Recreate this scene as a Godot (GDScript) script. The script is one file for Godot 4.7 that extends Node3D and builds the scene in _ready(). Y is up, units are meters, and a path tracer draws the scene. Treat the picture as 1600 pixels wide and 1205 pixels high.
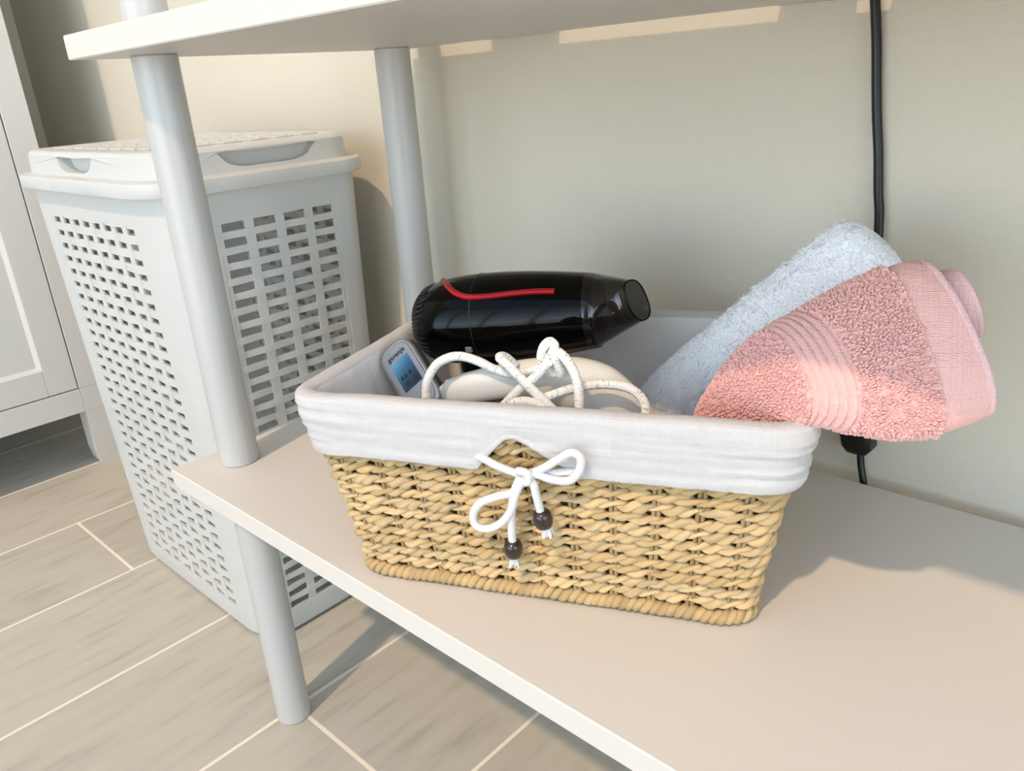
extends Node3D

# ------------------------------------------------------------------ mesh builder
class MB:
	var v := PackedVector3Array()
	var uv := PackedVector2Array()
	var col := PackedColorArray()
	var idx := PackedInt32Array()
	var c := Color(1, 1, 1)
	func pt(p: Vector3, u := Vector2.ZERO) -> int:
		v.append(p); uv.append(u); col.append(c)
		return v.size() - 1
	func tri(a: int, b: int, d: int) -> void:
		idx.append(a); idx.append(b); idx.append(d)
	func quad(a: Vector3, b: Vector3, d: Vector3, e: Vector3) -> void:   # own vertices: a flat face
		var i := pt(a, Vector2(0, 0)); pt(b, Vector2(1, 0)); pt(d, Vector2(1, 1)); pt(e, Vector2(0, 1))
		tri(i, i + 1, i + 2); tri(i, i + 2, i + 3)
	func poly(pts: PackedVector3Array, flip := false) -> void:           # a flat convex cap
		var m := Vector3.ZERO
		for p in pts: m += p
		var o := pt(m / pts.size(), Vector2(0.5, 0.5))
		var first := v.size()
		for p in pts: pt(p)
		var n := pts.size()
		for i in n:
			if flip: tri(o, first + (i + 1) % n, first + i)
			else: tri(o, first + i, first + (i + 1) % n)
	func grid(rows: Array, closed := false, flip := false, us := 1.0, vs := 1.0, skip = null) -> void:
		var first := v.size()
		var m: int = rows[0].size()
		var w := m + (1 if closed else 0)
		for i in rows.size():
			var r: PackedVector3Array = rows[i]
			for j in w:
				pt(r[j % m], Vector2(us * j / (w - 1.0), vs * i / maxf(1.0, rows.size() - 1.0)))
		for i in rows.size() - 1:
			for j in w - 1:
				if skip != null and skip.call(i, j): continue
				var a := first + i * w + j
				if flip:
					tri(a, a + w, a + 1); tri(a + 1, a + w, a + w + 1)
				else:
					tri(a, a + 1, a + w); tri(a + 1, a + w + 1, a + w)
	func mesh(shift := Vector3.ZERO, weld := false) -> ArrayMesh:
		var n := PackedVector3Array(); n.resize(v.size())
		var acc := {}
		for k in range(0, idx.size(), 3):
			var a := v[idx[k]]; var b := v[idx[k + 1]]; var d := v[idx[k + 2]]
			var f := (d - a).cross(b - a)
			for q in 3:
				if weld:
					var key := v[idx[k + q]].snapped(Vector3.ONE * 0.00002)
					acc[key] = acc.get(key, Vector3.ZERO) + f
				else:
					n[idx[k + q]] += f
		for i in n.size():
			if weld: n[i] = acc.get(v[i].snapped(Vector3.ONE * 0.00002), Vector3.UP)
			n[i] = n[i].normalized() if n[i].length_squared() > 1e-30 else Vector3.UP
		var vv := v
		if shift != Vector3.ZERO:
			vv = PackedVector3Array(); vv.resize(v.size())
			for i in v.size(): vv[i] = v[i] - shift
		var arr := []; arr.resize(Mesh.ARRAY_MAX)
		arr[Mesh.ARRAY_VERTEX] = vv; arr[Mesh.ARRAY_NORMAL] = n; arr[Mesh.ARRAY_TEX_UV] = uv; arr[Mesh.ARRAY_COLOR] = col; arr[Mesh.ARRAY_INDEX] = idx
		var am := ArrayMesh.new()
		am.add_surface_from_arrays(Mesh.PRIMITIVE_TRIANGLES, arr)
		return am
	# a box with chamfered edges
	func box(lo: Vector3, hi: Vector3, b := 0.001) -> void:
		var ce := (lo + hi) / 2; var h := (hi - lo) / 2
		b = minf(b, minf(h.x, minf(h.y, h.z)) * 0.49)
		for ax in 3:
			var a1 := (ax + 1) % 3; var a2 := (ax + 2) % 3
			for s in [-1.0, 1.0]:
				var q := []
				for k in [[-1, -1], [1, -1], [1, 1], [-1, 1]]:
					var p := Vector3.ZERO
					p[ax] = s * h[ax]; p[a1] = k[0] * (h[a1] - b); p[a2] = k[1] * (h[a2] - b)
					q.append(ce + p)
				if s > 0: quad(q[0], q[3], q[2], q[1])
				else: quad(q[0], q[1], q[2], q[3])
		for ax in 3:
			var a1 := (ax + 1) % 3; var a2 := (ax + 2) % 3
			for s1 in [-1.0, 1.0]:
				for s2 in [-1.0, 1.0]:
					var q := []
					for k in [[-1, 0], [1, 0], [1, 1], [-1, 1]]:
						var p := Vector3.ZERO
						p[ax] = k[0] * (h[ax] - b)
						p[a1] = s1 * (h[a1] - (b if k[1] == 1 else 0.0)); p[a2] = s2 * (h[a2] - (0.0 if k[1] == 1 else b))
						q.append(ce + p)
					if s1 * s2 > 0: quad(q[0], q[1], q[2], q[3])
					else: quad(q[0], q[3], q[2], q[1])
		for sx in [-1.0, 1.0]:
			for sy in [-1.0, 1.0]:
				for sz in [-1.0, 1.0]:
					var s := Vector3(sx, sy, sz)
					var i := pt(ce + s * (h - Vector3(0, b, b))); pt(ce + s * (h - Vector3(b, 0, b))); pt(ce + s * (h - Vector3(b, b, 0)))
					if sx * sy * sz > 0: tri(i, i + 2, i + 1)
					else: tri(i, i + 1, i + 2)
	# a tube along a path; r is a float or an array
	func tube(path: PackedVector3Array, r, sides := 10, caps := true, closed := false, tint = null) -> void:
		var n := path.size(); var rows := []
		var t0 := (path[1] - path[0]).normalized()
		var up := t0.cross(Vector3(0.31, 0.9, 0.29)).normalized()
		for i in n:
			var a := path[(i - 1 + n) % n] if closed else path[maxi(i - 1, 0)]
			var b := path[(i + 1) % n] if closed else path[mini(i + 1, n - 1)]
			var t := (b - a).normalized()
			up = (up - t * up.dot(t)).normalized()
			var sd := t.cross(up)
			var ri: float = r[i] if r is Array or r is PackedFloat32Array else r
			var ring := PackedVector3Array()
			for k in sides:
				var an := TAU * k / sides
				ring.append(path[i] + (up * cos(an) + sd * sin(an)) * ri)
			rows.append(ring)
		if closed: rows.append(rows[0])
		var first := v.size()
		grid(rows, true, true, 1.0, n * 0.25)
		if tint != null:
			for i in rows.size():
				for k in sides + 1: col[first + i * (sides + 1) + k] = tint.call(i, k % sides)
		if caps and not closed:
			poly(rows[0], false); poly(rows[n - 1], true)

# ------------------------------------------------------------------ scene helpers
var taken := {}
func numbered(called: String) -> String:
	var k: int = taken.get(called, 0)
	taken[called] = k + 1
	return called if k == 0 else "%s_%03d" % [called, k]
func tag(o: Node, label: String, category: String, group := "") -> void:
	o.set_meta("label", label); o.set_meta("category", category)
	if group: o.set_meta("group", group)
func thing(called: String, label: String, category: String, xf := Transform3D()) -> Node3D:
	var o := Node3D.new(); o.name = numbered(called); add_child(o)
	o.transform = xf; tag(o, label, category)
	return o
func obj(called: String, m: Mesh, mat: Material, parent: Node3D = null, xf := Transform3D()) -> MeshInstance3D:
	var o := MeshInstance3D.new(); o.name = called if parent else numbered(called)
	o.mesh = m; o.material_override = mat; o.transform = xf
	o.cast_shadow = GeometryInstance3D.SHADOW_CASTING_SETTING_ON
	(parent if parent else self as Node3D).add_child(o, true)
	return o
func struct(called: String, m: Mesh, mat: Material) -> MeshInstance3D:
	var o := obj(called, m, mat); o.set_meta("kind", "structure")
	return o
func boxmesh(lo: Vector3, hi: Vector3, b := 0.001) -> ArrayMesh:
	var mb := MB.new(); mb.box(lo, hi, b); return mb.mesh()
func smooth_path(pts: Array, step: float) -> PackedVector3Array:
	var c := Curve3D.new(); c.bake_interval = step
	for i in pts.size():
		var a: Vector3 = pts[maxi(i - 1, 0)]; var b: Vector3 = pts[mini(i + 1, pts.size() - 1)]
		var h := (b - a) / 6.0
		c.add_point(pts[i], -h, h)
	return c.get_baked_points()
func V(x: float, y: float, z: float) -> Vector3: return Vector3(x, y, z)

# ------------------------------------------------------------------ materials
func mat(c: Color, rough := 0.5, spec := 0.5) -> StandardMaterial3D:
	var m := StandardMaterial3D.new()
	m.albedo_color = c; m.roughness = rough; m.metallic_specular = spec
	m.cull_mode = BaseMaterial3D.CULL_DISABLED
	return m
func noise_tex(freq: float, seed_: int, oct := 4, normal := 0.0, ramp: Gradient = null, size := 512, kind := FastNoiseLite.TYPE_SIMPLEX_SMOOTH) -> NoiseTexture2D:
	var n := FastNoiseLite.new(); n.noise_type = kind; n.frequency = freq; n.seed = seed_; n.fractal_octaves = oct
	var t := NoiseTexture2D.new(); t.noise = n; t.width = size; t.height = size; t.seamless = true
	if normal > 0.0:
		t.as_normal_map = true; t.bump_strength = normal
	if ramp: t.color_ramp = ramp
	return t
func ramp(cs: Array, ps: Array) -> Gradient:
	var g := Gradient.new(); g.offsets = PackedFloat32Array(ps); g.colors = PackedColorArray(cs); return g
func weave_normal(size: int, nx: int, ny: int, jitter: float, strength: float) -> ImageTexture:   # plain weave of threads
	var rng := RandomNumberGenerator.new(); rng.seed = 11
	var im := Image.create(size, size, false, Image.FORMAT_RGB8)
	var rowt := []; var colt := []
	for i in ny: rowt.append(rng.randf_range(1.0 - jitter, 1.0))
	for i in nx: colt.append(rng.randf_range(1.0 - jitter, 1.0))
	for y in size:
		for x in size:
			var u := float(x) / size * nx; var w := float(y) / size * ny
			var iu := int(u); var iw := int(w)
			var a: float = sin(PI * (u - iu)) * (1.0 if (iu + iw) % 2 == 0 else 0.55) * colt[iu]
			var b: float = sin(PI * (w - iw)) * (1.0 if (iu + iw) % 2 == 1 else 0.55) * rowt[iw]
			var h := maxf(a, b)
			im.set_pixel(x, y, Color(h, h, h))
	im.bump_map_to_normal_map(strength)
	return ImageTexture.create_from_image(im)

var M := {}
func make_materials() -> void:
	var m := mat(Color(0.845, 0.82, 0.785), 0.42)
	m.normal_enabled = true; m.normal_texture = noise_tex(0.03, 5, 3, 1.0); m.normal_scale = 0.06
	m.uv1_triplanar = true; m.uv1_world_triplanar = true; m.uv1_scale = Vector3(5, 5, 5)
	M.shelf = m
	M.leg = mat(Color(0.74, 0.735, 0.72), 0.34)
	m = mat(Color(0.82, 0.79, 0.725), 0.9, 0.3)
	m.normal_enabled = true; m.normal_texture = weave_normal(512, 60, 96, 0.7, 3.0); m.normal_scale = 0.22
	m.uv1_triplanar = true; m.uv1_world_triplanar = true; m.uv1_scale = Vector3(6, 6, 6)
	M.wall = m
	M.plain_wall = mat(Color(0.86, 0.84, 0.80), 0.9, 0.3)
	M.frame = mat(Color(0.85, 0.85, 0.84), 0.4)
	M.grout = mat(Color(0.93, 0.89, 0.82), 0.9)
	M.tiles = []
	for k in 4:
		var d := Color(0.745, 0.725, 0.675).lightened(0.02 * (k % 2)).darkened(0.02 * (k / 2))
		m = mat(Color(1, 1, 1), 0.5)
		m.albedo_texture = noise_tex(0.02, 20 + k, 5, 0.0, ramp([d.darkened(0.13), d.darkened(0.025), d, d.lightened(0.03)], [0.0, 0.34, 0.6, 1.0]))
		m.normal_enabled = true; m.normal_texture = noise_tex(0.02, 20 + k, 5, 2.0); m.normal_scale = 0.1
		m.uv1_triplanar = true; m.uv1_world_triplanar = true; m.uv1_scale = Vector3(3.4, 2.0, 0.55); m.uv1_offset = Vector3(0.37 * k, 0, 0.23 * k)
		M.tiles.append(m)
	M.plastic = mat(Color(0.84, 0.84, 0.825), 0.4); M.plastic.backlight_enabled = true; M.plastic.backlight = Color(0.55, 0.55, 0.54)
	m = mat(Color(0.83, 0.81, 0.78), 0.38); M.cabinet = m
	m = mat(Color(1, 1, 1), 0.85, 0.3); m.vertex_color_use_as_albedo = true
	m.normal_enabled = true; m.normal_texture = noise_tex(0.06, 41, 4, 6.0); m.normal_scale = 0.7; m.uv1_scale = Vector3(3, 0.12, 1)
	M.rope = m
	m = mat(Color(0.79, 0.775, 0.765), 0.95, 0.2)
	m.normal_enabled = true; m.normal_texture = weave_normal(512, 90, 90, 0.6, 4.0); m.normal_scale = 0.55
	m.uv1_triplanar = true; m.uv1_scale = Vector3(11, 11, 11); m.rim_enabled = true; m.rim = 0.2
	M.cotton = m
	M.lining_lightened = m.duplicate(); M.lining_lightened.albedo_color = Color(0.92, 0.91, 0.90)  # same cotton as the cuff, lightened in place of light inside the basket
	M.bow = mat(Color(0.86, 0.85, 0.84), 0.9, 0.2)
	m = mat(Color(0.16, 0.075, 0.06), 0.16); m.clearcoat_enabled = true; m.clearcoat = 0.6
	M.bead = m
	M.black = mat(Color(0.008, 0.009, 0.010), 0.09, 0.28)
	M.black_matt = mat(Color(0.02, 0.02, 0.021), 0.45)
	M.red = mat(Color(0.62, 0.015, 0.045), 0.3)
	m = mat(Color(0.03, 0.03, 0.035, 0.55), 0.06); m.transparency = BaseMaterial3D.TRANSPARENCY_ALPHA
	M.smoky = m
	M.grey_mesh = mat(Color(0.30, 0.30, 0.30), 0.6)
	m = mat(Color(0.66, 0.67, 0.68), 0.28); m.metallic = 0.85; M.silver = m
	m = mat(Color(0.55, 0.57, 0.60), 0.3); m.metallic = 0.5; M.face = m
	M.dark_print = mat(Color(0.03, 0.03, 0.035), 0.5)
	m = mat(Color(1, 1, 1), 0.12)
	var gt := GradientTexture2D.new(); gt.gradient = ramp([Color(0.36, 0.60, 0.74), Color(0.16, 0.36, 0.50), Color(0.05, 0.12, 0.2)], [0.0, 0.45, 1.0])
	gt.fill_from = Vector2(0.2, 0); gt.fill_to = Vector2(0.6, 1); gt.width = 64; gt.height = 64
	m.albedo_texture = gt; M.lcd = m
	M.lcd_dark = mat(Color(0.05, 0.11, 0.18), 0.2)
	M.cream = mat(Color(0.93, 0.92, 0.885), 0.25)
	M.cream_warm = mat(Color(0.78, 0.72, 0.60), 0.3)
	m = mat(Color(1, 1, 1), 0.8, 0.3); m.vertex_color_use_as_albedo = true; M.braid = m
	m = mat(Color(0.96, 0.96, 0.965), 1.0, 0.1); m.rim_enabled = true; m.rim = 0.5
	m.normal_enabled = true; m.normal_texture = noise_tex(0.05, 61, 4, 3.0); m.normal_scale = 0.4; m.uv1_triplanar = true; m.uv1_scale = Vector3(9, 9, 9)
	M.white_terry = m
	m = mat(Color(0.93, 0.73, 0.70), 1.0, 0.1); m.rim_enabled = true; m.rim = 0.4
	m.normal_enabled = true; m.normal_texture = weave_normal(256, 40, 40, 0.7, 5.0); m.normal_scale = 0.8; m.uv1_triplanar = true; m.uv1_scale = Vector3(24, 24, 24)
	M.pink_terry = m
	m = m.duplicate(); m.albedo_color = Color(0.92, 0.76, 0.75); M.pink_band = m
	M.cable = mat(Color(0.012, 0.012, 0.013), 0.4)

# ------------------------------------------------------------------ the place
const TOP_UNDER := 0.7164
const LOW_TOP := 0.3331
const THICK := 0.0191
const DEPTH := 0.36
const LEN := 1.25
const WALL_Z := -0.02

func _ready() -> void:
	var cam := Camera3D.new(); cam.name = "camera"; add_child(cam)
	cam.position = Vector3(0.7559, 0.6782, 0.6328)
	cam.rotation_order = EULER_ORDER_YXZ
	cam.rotation = Vector3(-0.3705, 0.7736, -0.0717)
	cam.fov = rad_to_deg(2.0 * atan(602.5 / 1234.7)); cam.near = 0.02; cam.far = 60.0
	cam.current = true
	var we := WorldEnvironment.new(); we.name = "world_environment"; add_child(we)
	var env := Environment.new(); we.environment = env
	env.background_mode = Environment.BG_SKY
	var sky := Sky.new(); var sm := ProceduralSkyMaterial.new()
	sm.sky_top_color = Color(0.28, 0.34, 0.43); sm.sky_horizon_color = Color(0.84, 0.935, 1.0); sm.sky_curve = 0.2
	sm.ground_bottom_color = Color(0.78, 0.775, 0.765); sm.ground_horizon_color = Color(0.78, 0.775, 0.765); sm.sun_angle_max = 1.0
	env.background_energy_multiplier = 19.0
	sky.sky_material = sm; env.sky = sky
	env.tonemap_mode = Environment.TONE_MAPPER_LINEAR; env.tonemap_exposure = 0.415
	env.sdfgi_enabled = true; env.ssao_enabled = true; env.ssil_enabled = true
	var sun := DirectionalLight3D.new(); sun.name = "sun"; add_child(sun)
	sun.look_at_from_position(Vector3(0.165, 1.0, 0.70) * 6.0, Vector3.ZERO)
	sun.light_color = Color(1.0, 0.86, 0.70); sun.light_energy = 1.45; sun.light_angular_distance = 1.7
	sun.shadow_enabled = true; sun.sky_mode = DirectionalLight3D.SKY_MODE_LIGHT_ONLY
	make_materials()
	room()
	shelf_unit()
	hamper()
	cabinet()
	basket()
	hair_dryer()
	remote()
	appliance()
	towels()
	cable()

func room() -> void:
	var X0 := -1.30; var X1 := 2.6; var Z1 := 2.7; var H := 2.5
	struct("wall_back", boxmesh(V(X0 - 0.15, -0.1, WALL_Z - 0.12), V(X1 + 0.15, H + 0.15, WALL_Z)), M.wall)
	struct("wall_left", boxmesh(V(X0 - 0.12, -0.1, WALL_Z), V(X0, H + 0.15, Z1)), M.wall)
	var mb := MB.new()
	mb.box(V(X1, -0.1, WALL_Z), V(X1 + 0.12, H + 0.15, 0.15)); mb.box(V(X1, -0.1, 2.15), V(X1 + 0.12, H + 0.15, Z1)); mb.box(V(X1, -0.1, 0.15), V(X1 + 0.12, 0.25, 2.15)); mb.box(V(X1, 2.3, 0.15), V(X1 + 0.12, H + 0.15, 2.15))
	struct("wall_right", mb.mesh(), M.plain_wall)
	mb = MB.new()
	for k in 4:
		var z := 0.15 + 2.0 * k / 3.0
		mb.box(V(X1 + 0.04, 0.25, z - 0.025), V(X1 + 0.09, 2.3, z + 0.025))
	mb.box(V(X1 + 0.04, 0.25, 0.15), V(X1 + 0.09, 0.30, 2.15)); mb.box(V(X1 + 0.04, 2.25, 0.15), V(X1 + 0.09, 2.3, 2.15))
	struct("added_window_2", mb.mesh(), M.frame)  # unseen window, added to bring fill light from the right
	# front wall with a terrace opening
	var a := -0.75; var b := 1.75; var top := 2.25
	mb = MB.new()
	mb.box(V(X0 - 0.12, -0.1, Z1), V(a, H + 0.15, Z1 + 0.15)); mb.box(V(b, -0.1, Z1), V(X1 + 0.12, H + 0.15, Z1 + 0.15)); mb.box(V(a, top, Z1), V(b, H + 0.15, Z1 + 0.15))
	struct("wall_front", mb.mesh(), M.plain_wall)
	mb = MB.new()
	for k in 5:
		var x := a + (b - a) * k / 4.0
		mb.box(V(x - 0.03, 0.0, Z1 + 0.04), V(x + 0.03, top, Z1 + 0.1))
	mb.box(V(a, top - 0.06, Z1 + 0.04), V(b, top, Z1 + 0.1))
	struct("window_1", mb.mesh(), M.frame)
	# ceiling with a roof window
	var x0 := -0.9; var x1 := 2.3; var z0 := 0.95; var z1 := 2.6
	mb = MB.new()
	mb.box(V(X0 - 0.12, H, WALL_Z - 0.12), V(X1 + 0.12, H + 0.12, z0)); mb.box(V(X0 - 0.12, H, z1), V(X1 + 0.12, H + 0.12, Z1 + 0.15))
	mb.box(V(X0 - 0.12, H, z0), V(x0, H + 0.12, z1)); mb.box(V(x1, H, z0), V(X1 + 0.12, H + 0.12, z1))
	struct("ceiling", mb.mesh(), M.plain_wall)
	# floor: a grout bed with planks of tile laid in it
	var floor_ := struct("floor", boxmesh(V(X0 - 0.12, -0.1, WALL_Z - 0.12), V(X1 + 0.12, -0.0006, Z1 + 0.15)), M.grout)
	var W := 0.2315; var L := 0.925; var g := 0.0021
	for k in range(-2, 16):
		var xa := -0.8934 + W * k; var xb := xa + W
		if xb < X0 or xa > X1: continue
		var ph := 0.298 + L / 3.0 * ((k - 1) % 3)
		for r in range(-2, 5):
			var za := ph + L * r; var zb := za + L
			if zb < WALL_Z + 0.02 or za > Z1: continue
			obj("floor_tile", boxmesh(V(maxf(xa, X0) + g, -0.009, maxf(za, WALL_Z) + g), V(minf(xb, X1) - g, 0.0, minf(zb, Z1) - g), 0.0008), M.tiles[(k * 3 + r * 5 + 20) % 4], floor_)

func cyl(x: float, z: float, y0: float, y1: float, r: float) -> ArrayMesh:
	var rows := []
	for q in [[y0, r - 0.0012], [y0 + 0.0012, r], [y1 - 0.0012, r], [y1, r - 0.0012]]:
		var ring := PackedVector3Array()
		for k in 48: ring.append(V(x + cos(TAU * k / 48) * q[1], q[0], z + sin(TAU * k / 48) * q[1]))
		rows.append(ring)
	var mb := MB.new()
	mb.grid([rows[0], rows[1]], true, true); mb.grid([rows[1], rows[2]], true, true); mb.grid([rows[2], rows[3]], true, true)
	mb.poly(rows[0]); mb.poly(rows[3], true)
	return mb.mesh()

func shelf_unit() -> void:
	var t := thing("shelf_unit", "white two-board shelf on round legs standing against the beige wall", "shelf")
	obj("shelf_board", boxmesh(V(0, LOW_TOP - THICK, 0), V(LEN, LOW_TOP, DEPTH), 0.0009), M.shelf, t)
	obj("shelf_board", boxmesh(V(0, TOP_UNDER, 0), V(LEN, TOP_UNDER + THICK, DEPTH), 0.0009), M.shelf, t)
	for q in [[0.128, 0.218], [0.447, 0.505], [0.533, LEN - 0.02]]:  # blocks added in the gap to interrupt the sun strip on the wall
		obj("sun_strip_blocker", boxmesh(V(q[0], TOP_UNDER + 0.0002, WALL_Z + 0.0004), V(q[1], TOP_UNDER + THICK - 0.0006, -0.0002), 0.0004), M.shelf, t)
	for x in [0.0407, LEN - 0.0407]:
		for z in [0.3053, 0.047]:
			obj("leg", cyl(x, z, 0.0, LOW_TOP - THICK, 0.019), M.leg, t)
			obj("leg", cyl(x, z, LOW_TOP, TOP_UNDER, 0.019), M.leg, t)
			obj("leg", cyl(x, z, TOP_UNDER + THICK, 1.12, 0.019), M.leg, t)

# ------------------------------------------------------------------ laundry hamper
# a ring of a rounded rectangle whose straight sides are divided at given places (x or z values), starting at the front left, seen from above clockwise
func hring(y: float, x0: float, x1: float, z0: float, z1: float, rx: float, rz: float, fx: Array, fz: Array) -> PackedVector3Array:
	var p := PackedVector3Array()
	var N := 8
	for x in fx: p.append(V(x, y, z1))
	for k in N + 1: p.append(V(x1 - rx + rx * sin(PI / 2 * k / N), y, z1 - rz + rz * cos(PI / 2 * k / N)))
	var fzr := fz.duplicate(); fzr.reverse()
	for z in fzr: p.append(V(x1, y, z))
	for k in N + 1: p.append(V(x1 - rx + rx * cos(PI / 2 * k / N), y, z0 + rz - rz * sin(PI / 2 * k / N)))
	var fxr := fx.duplicate(); fxr.reverse()
	for x in fxr: p.append(V(x, y, z0))
	for k in N + 1: p.append(V(x0 + rx - rx * sin(PI / 2 * k / N), y, z0 + rz - rz * cos(PI / 2 * k / N)))
	for z in fz: p.append(V(x0, y, z))
	for k in N + 1: p.append(V(x0 + rx - rx * cos(PI / 2 * k / N), y, z1 - rz + rz * sin(PI / 2 * k / N)))
	return p
func hbody(y: float, off: float) -> PackedVector3Array:
	var t := y / 0.59
	return hring(y, lerpf(-0.480, -0.486, t) - off, lerpf(-0.088, -0.070, t) + off, lerpf(0.03, 0.018, t) - off, lerpf(0.2635, 0.283, t) + off, 0.054, 0.034, [-0.4085, -0.147], [0.069, 0.2255])
func hamper() -> void:
	var base := V(-0.278, 0, 0.15)
	var t := thing("laundry_hamper", "tall white plastic laundry hamper with woven lattice sides and a lid", "hamper", Transform3D(Basis(), base))
	var mb := MB.new()
	var ys := [0.004, 0.012, 0.036, 0.5525, 0.592]
	var skip := func(i: int, j: int) -> bool: return i == 2 and (j == 0 or j == 11 or j == 22 or j == 33)
	var outer := []; var inner := []
	for k in ys.size():
		outer.append(hbody(ys[k], -0.004 if k == 0 else 0.0)); inner.append(hbody(ys[k], -0.003))
	mb.grid(outer, true, false, 1, 1, skip); mb.grid(inner, true, true, 1, 1, skip)
	for j in [0, 11, 22, 33]:   # the reveals of the four openings
		var o1: PackedVector3Array = outer[2]; var o2: PackedVector3Array = outer[3]; var i1: PackedVector3Array = inner[2]; var i2: PackedVector3Array = inner[3]
		mb.quad(o1[j], i1[j], i1[j + 1], o1[j + 1]); mb.quad(o2[j], o2[j + 1], i2[j + 1], i2[j]); mb.quad(o1[j], o2[j], i2[j], i1[j]); mb.quad(o1[j + 1], i1[j + 1], i2[j + 1], o2[j + 1])
	mb.poly(outer[0], true); mb.poly(hbody(0.008, -0.004))
	var body := obj("body", mb.mesh(base), M.plastic, t)
	mb = MB.new(); mb.box(V(-0.42, 0.0, 0.06), V(-0.13, 0.006, 0.235), 0.002)
	obj("foot_ring", mb.mesh(base), M.plastic, t)
	# woven lattice: rails that pass over and under the uprights
	var rows := 30; var pitch := 0.01735
	for side in 4:
		var along_x: bool = side % 2 == 0
		var nc: int = 8 if along_x else 4; var hh: float = 0.0050 if along_x else 0.0040
		var w: float = 0.2615 if along_x else 0.1565
		var bars := []
		for par in 2:
			var b := MB.new(); var n := nc * 6
			var r := [PackedVector3Array(), PackedVector3Array(), PackedVector3Array(), PackedVector3Array()]
			for i in n + 1:
				var s := float(i) / n
				var d := 0.0011 * cos(PI * (s * nc + par)) * smoothstep(0.0, 0.06, minf(s, 1.0 - s)) - 0.0004
				var q := [V((s - 0.5) * w, -hh, d + 0.0015), V((s - 0.5) * w, hh, d + 0.0015), V((s - 0.5) * w, hh, d - 0.0015), V((s - 0.5) * w, -hh, d - 0.0015)]
				for k in 4: r[k].append(q[k])
			for k in 4: b.grid([r[k], r[(k + 1) % 4]], false, false)
			bars.append(b.mesh())
		var turn: float = [0.0, PI / 2, PI, -PI / 2][side]
		for i in rows + 1:
			var y := 0.0360 + pitch * i - 0.0015
			var tt := y / 0.59
			var p: Vector3
			if side == 0: p = V(-0.2778, y, lerpf(0.2635, 0.283, tt) - 0.0015)
			elif side == 1: p = V(lerpf(-0.088, -0.070, tt) - 0.0015, y, 0.14725)
			elif side == 2: p = V(-0.2778, y, lerpf(0.03, 0.018, tt) + 0.0015)
			else: p = V(lerpf(-0.480, -0.486, tt) + 0.0015, y, 0.14725)
			obj("lattice_rail", bars[i % 2], M.plastic, body, Transform3D(Basis(Vector3.UP, turn), p - base))
		for i in nc + 1:
			var s := (float(i) / nc - 0.5) * w
			var lo: Vector3; var hi: Vector3; var y0 := 0.034; var y1 := 0.555
			if side == 0: lo = V(-0.2778 + s, y0, lerpf(0.2635, 0.283, y0 / 0.59) - 0.0018); hi = V(-0.2778 + s, y1, lerpf(0.2635, 0.283, y1 / 0.59) - 0.0018)
			elif side == 1: lo = V(lerpf(-0.088, -0.070, y0 / 0.59) - 0.0018, y0, 0.14725 + s); hi = V(lerpf(-0.088, -0.070, y1 / 0.59) - 0.0018, y1, 0.14725 + s)
			elif side == 2: lo = V(-0.2778 + s, y0, 0.0315); hi = V(-0.2778 + s, y1, 0.0205)
			else: lo = V(-0.4785, y0, 0.14725 + s); hi = V(-0.484, y1, 0.14725 + s)
			var b := MB.new(); var hw := 0.0063 if along_x else 0.0056
			var ax := V(hw, 0, 0) if along_x else V(0, 0, hw); var dn := V(0, 0, 0.0012) if along_x else V(0.0012, 0, 0)
			var c0 := PackedVector3Array([lo - ax - dn, lo + ax - dn, lo + ax + dn, lo - ax + dn]); var c1 := PackedVector3Array([hi - ax - dn, hi + ax - dn, hi + ax + dn, hi - ax + dn])
			for k in 4: b.quad(c0[k], c0[(k + 1) % 4], c1[(k + 1) % 4], c1[k])
			obj("lattice_upright", b.mesh(base), M.plastic, body)
	# lid
	mb = MB.new()
	var fx := []; var fz := []
	for k in 13: fx.append(-0.278 - 0.055 + 0.11 * k / 12.0)
	for k in 13: fz.append(0.15 - 0.062 + 0.124 * k / 12.0)
	var lid := func(y: float, off: float) -> PackedVector3Array: return hring(y, -0.504 - off, -0.052 + off, 0.006 - off, 0.297 + off, 0.075 + off * 0.5, 0.055 + off * 0.5, fx, fz)
	var prof := [[0.587, -0.004], [0.587, 0.0], [0.6005, 0.0], [0.6025, -0.002], [0.603, -0.012], [0.604, -0.0135]]
	var rr := []
	for q in prof: rr.append(lid.call(q[0], q[1]))
	mb.grid(rr, true, false)
	# raised wall with four grip holes
	var hb := func(j: int, off: float, up: bool) -> PackedVector3Array: return PackedVector3Array()
	var low := PackedVector3Array(); var high := PackedVector3Array(); var lowi := PackedVector3Array(); var highi := PackedVector3Array()
	var w0: PackedVector3Array = lid.call(0.604, -0.0135); var w1: PackedVector3Array = lid.call(0.627, -0.0150); var wi: PackedVector3Array = lid.call(0.615, -0.030)
	var n := w0.size(); var inhole := []
	for j in n:
		var kk := -1
		for s0 in [0, 22, 44, 66]:
			if j >= s0 and j <= s0 + 12: kk = j - s0
		var f0 := 0.5; var f1 := 0.5
		if kk >= 0:
			var e := minf(1.0, minf(kk, 12 - kk) / 2.5)
			f0 = lerpf(0.55, 0.18, e); f1 = lerpf(0.97, 0.90, sin(PI * kk / 12.0)) if kk > 0 and kk < 12 else 0.55
			if kk == 0 or kk == 12: f0 = 0.9; f1 = 0.92
		inhole.append(kk >= 0 and kk < 12)
		var a := w0[j].lerp(w1[j], f0); var b := w0[j].lerp(w1[j], f1)
		low.append(a); high.append(b); lowi.append(V(wi[j].x, a.y - 0.001, wi[j].z)); highi.append(V(wi[j].x, b.y, wi[j].z))
	mb.grid([w0, low], true, false); mb.grid([high, w1], true, false)
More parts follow.
